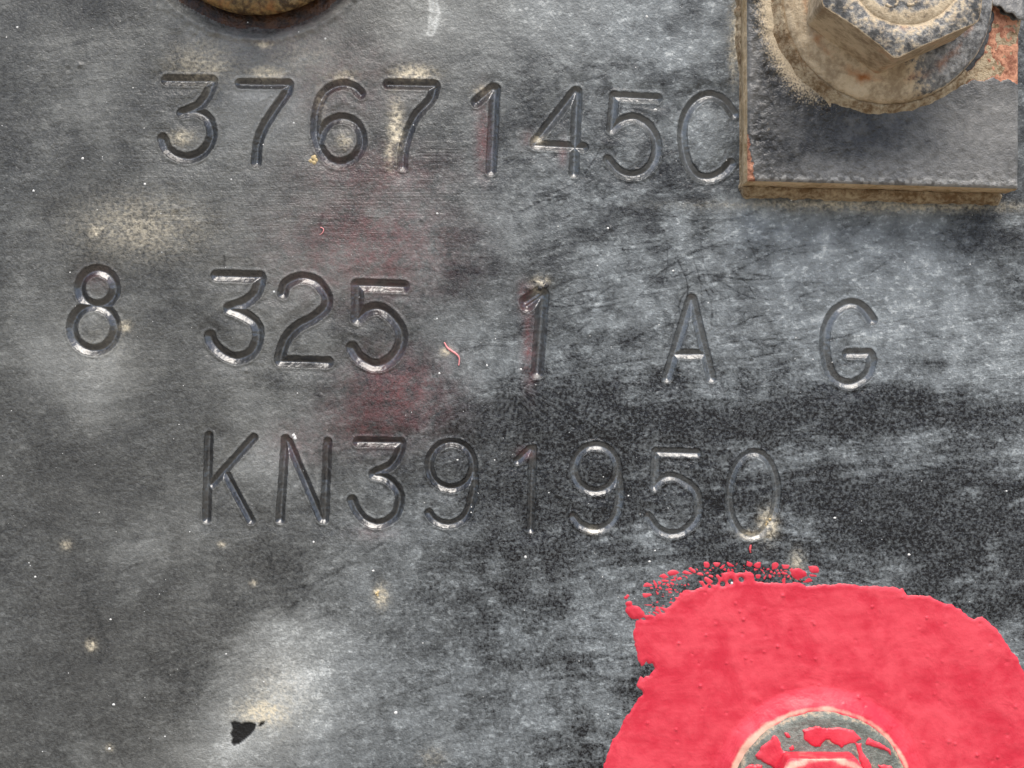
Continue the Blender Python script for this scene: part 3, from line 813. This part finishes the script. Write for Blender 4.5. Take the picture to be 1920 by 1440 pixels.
# crust of dirt packed round the flange
th = np.linspace(0, 2 * math.pi, NTH, endpoint=False)
rn = np.array([180, 186, 190, 194, 198, 203, 208, 214, 221, 229, 238, 248])[:, None] * np.ones(NTH)
cx, cy = rn * np.cos(th), rn * np.sin(th)
lf = sstep(0.35, 0.8, 0.5 - 0.5 * np.cos(th))[None, :] * np.ones_like(rn)
lo_ = sstep(-0.1, 0.5, np.sin(th))[None, :] * np.ones_like(rn)
nz = fbm(cx / 13 + 40, cy / 13 + 40, 230, 3)
wid = (12 + 5 * lf + 2 * lo_) * (0.75 + 0.5 * fbm(cx / 30 + 40, cy / 30 + 40, 230, 2))
am = np.maximum(lf, lo_ * 0.9) * np.where((np.cos(th)[None, :] > 0.75), 0.0, 1.0)
gap = 190
hc = HPL + am * (15 + 7 * lf) * np.clip(1 - (rn - gap) / wid, 0, 1) ** 0.8 + 5 * (nz - 0.5) * sstep(0, 1, am) - 3.0 - 14 * sstep(190, 182, rn)
link('dirt_crust', closed_polar(rn, hc, bc, bb, M_DIRT, 'dirt_crust'), b1)

# lower right: bolt under the red paint
HF = 24.0
b2 = thing('hex_bolt', 'low flanged bolt with red paint flaking off grey metal inside the red paint', 'bolt', P(*BC, 0), GROUP)
bb = P(*BC, 0)
prof = [(RB + 3, -12), (RB + 2, 8), (RB, HF - 5), (RB - 5, HF), (RB - 12, HF + 1), (RB - 20, HF), (RB - 34, HF + 1), (RB - 52, HF + 3), (RB - 75, HF + 5), (50, HF + 5)]
r, h, x, y = lathe_rows(prof, 300, 3.0, 0.012)
dirt_a = 0.12 + 0.42 * np.exp(-((r - RB + 2) / 6.0) ** 2) + 0.3 * np.exp(-((r - 112) / 9.0) ** 2)
link('flange', closed_polar(r, h, BC, bb, M_GREYBOLT, 'flange', attrs=dict(dirt=dirt_a, rust=np.full(r.shape, 0.12))), b2)
HH2 = 78.0
hcn = F(1545, 1535, HH2)
r, h, x, y, th = hex_rows(124, HH2, 104, 0, 310, HF + 4)
rows = r.shape[0]
worn_a = np.where(np.arange(rows)[:, None] < 8, 0.35, 0.12) + 0.55 * np.exp(-((np.hypot(x, y) - 110) / 9.0) ** 2) * (np.arange(rows)[:, None] >= 8)
me = closed_polar(r, h, hcn, bb, M_RED, 'hex_head', attrs=dict(worn=worn_a * np.ones_like(r)))
me.set_sharp_from_angle(angle=math.radians(46))
link('hex_head', me, b2)
# islands of red paint left on the flange
def Z3(x, y): return F(1300 + x * 0.2604, 1280 + y * 0.2604, HF)
isl = [[(790,345),(880,318),(960,330),(1030,322),(1150,345),(1180,380),(1212,402),(1165,425),(1100,440),(1060,462),(1030,440),(970,400),(930,420),(910,458),(850,450),(800,400)],
       [(580,380),(600,400),(622,430),(640,490),(690,498),(700,560),(640,590),(600,620),(540,590),(505,570),(450,525),(485,490),(490,460),(540,430)],
       [(1165,430),(1205,440),(1215,500),(1260,560),(1290,640),(1240,650),(1190,560)], [(1240,440),(1300,455),(1380,480),(1420,520),(1420,480),(1330,430),(1260,400)],
       [(655,360),(680,365),(700,395),(670,390)], [(690,470),(715,445),(720,470),(700,485)], [(320,640),(400,600),(500,590),(480,660)], [(1330,590),(1420,600),(1480,700),(1380,700)]]
iu, iv = np.arange(1360, 1710, 1.6), np.arange(1300, 1480, 1.6)
XU, XV = np.meshgrid(iu, iv)
xs = np.full(XU.shape, -99.0)
for pl in isl: xs = np.maximum(xs, poly_sd(XU, XV, [Z3(*p) for p in pl]))
xs = xs + (fbm(XU / 6, XV / 6, 160, 2) - 0.5) * 4
rr_ = np.hypot(XU - BC[0], XV - BC[1])
xh = HF + np.interp(rr_, [50, 91, 114, 132, 154, 161], [6, 5, 3.5, 1.5, 1.5, 0]) + np.where(xs > 0, 0.8 + 1.6 * (1 - np.exp(-np.maximum(xs, 0) / 2.5)), np.maximum(xs, -5))
xq = grid_quads(len(iv), len(iu))
kp = (xs.ravel()[xq].max(1) > -4) & (rr_.ravel()[xq].max(1) < RB - 6) & (np.hypot(XU - hcn[0], XV - hcn[1]).ravel()[xq].min(1) > 100)
c_, q_, a_, n_ = take(grid_co(XU, XV, xh, bb), xq, dict(worn=np.zeros_like(XU)), None, kp)
o = link('paint_island', mesh_from_arrays('paint_island', c_, q_, M_RED, a_), b2)

# upper left: rusty flange in its seat
RC_ = (486, -176)
b3 = thing('hex_bolt', 'rusty brown bolt flange in a dished seat above the top row of digits', 'bolt', P(*RC_, -9), GROUP)
bb = P(*RC_, -9)
prof = [(196, -16), (201, -4), (206, 4), (208, 10), (207, 16), (203, 22), (196, 27), (186, 30), (172, 32), (150, 34), (130, 36), (100, 38)]
r, h, x, y = lathe_rows(prof, 400, 5.0, 0.015)
link('flange', closed_polar(r, h, RC_, bb, M_RUSTY, 'flange', attrs=dict(dirt=np.full(r.shape, 0.40), rust=np.full(r.shape, 0.42))), b3)
r, h, x, y, th = hex_rows(150, 165, 122, 10, 410, 34)
me = closed_polar(r, h, RC_, bb, M_RUSTY, 'hex_head', attrs=dict(dirt=np.full(r.shape, 0.4), rust=np.full(r.shape, 0.4)))
me.set_sharp_from_angle(angle=math.radians(38))
link('hex_head', me, b3)

# ------------------------------------------------------------------ small loose things
def fibre(name, pts, rad, mat, label, lift=1.5):
    sp = spline(pts, 6)
    base = np.array(P(*pts[0], 0))
    p3 = [np.array(P(p[0], p[1], height_at(p[0], p[1]) + lift + 1.5 * math.sin(3.14 * i / len(sp)))) - base for i, p in enumerate(sp)]
    rr = [rad * S * (0.45 + 0.75 * math.sin(math.pi * min(0.85, 0.15 + i / len(sp)))) for i in range(len(sp))]
    v_, f_ = tube(p3, rr, 8)
    o = link(name, mesh_from_arrays(name, v_, f_, mat), loc=tuple(base))
    tag(o, label, name.split('_')[-1])
    return o
fibre('pink_fibre', [(833,642),(839,652),(847,658),(856,664),(861,671),(861,680),(860,685)], 1.6, M_FIBRE, 'pale pink curled fibre between the digit 5 and the digit 1 of the middle row')
fibre('red_fibre', [(601,426),(607,430),(605,437),(600,440)], 0.8, M_FIBRE, 'tiny pink hooked fibre below the digit 6 of the top row')
fibre('red_fleck', [(1408,1022),(1406,1030),(1407,1036)], 2.0, M_FLECK, 'tiny red paint fleck below the 0 of the bottom row')

def crumb(u, v, r, label, mat=M_CRUMB, seed=1, n=5):
    rs = random.Random(seed)
    base = P(u, v, height_at(u, v))
    vs_, fs = [], []
    for c in range(n):
        cu, cv, cr = rs.gauss(0, r * 0.45), rs.gauss(0, r * 0.45), r * rs.uniform(0.35, 0.7)
        b0 = len(vs_); nr, nt = 5, 9
        for i_ in range(nr):
            ph = math.pi / 2 * i_ / (nr - 1)
            for k in range(nt):
                a = 2 * math.pi * k / nt
                q = cr * rs.uniform(0.8, 1.15)
                vs_.append(((cu + q * math.cos(ph) * math.cos(a)) * S, -(q * math.sin(ph) * 0.7 - 0.5) * S, (cv + q * math.cos(ph) * math.sin(a)) * S))
        for i_ in range(nr - 1):
            for k in range(nt):
                fs.append((b0 + i_ * nt + k, b0 + i_ * nt + (k + 1) % nt, b0 + (i_ + 1) * nt + (k + 1) % nt, b0 + (i_ + 1) * nt + k))
    o = link('dirt_crumb', mesh_from_arrays('dirt_crumb', vs_, fs, mat), loc=base)
    tag(o, label, 'crumb', 'dirt crumbs stuck to the rail')
crumb(589, 298, 8, 'sandy yellow crumb at the lower left of the digit 6 in the top row', seed=3)
crumb(1018, 540, 7, 'dark crumb on the tip of the digit 1 in the middle row', M_FLAP, seed=8, n=4)
crumb(1441, 975, 6, 'sandy crumb inside the 0 of the bottom row', seed=5)
crumb(707, 1112, 5, 'sandy crumb on bare black paint below the bottom row', seed=6)
crumb(553, 820, 5, 'pale crumb beside the top of the letter N', M_SPECK, seed=7, n=3)

# ------------------------------------------------------------------ ground far below the rail (outside the frame; it sends light back up)
t = NT('gravel_ground')
M_GROUND = t.out(t.mix(t.noise(0.002, 4.0, 0.6), (0.15, 0.129, 0.097), (0.26, 0.225, 0.170)), 0.9)
g = mesh_from_arrays('ground', [(-300, -300, 0), (300, -300, 0), (300, 300, 0), (-300, 300, 0)], [(0, 1, 2, 3)], M_GROUND)
go = link('ground', g, loc=(0, 0, -0.9)); go['kind'] = 'structure'
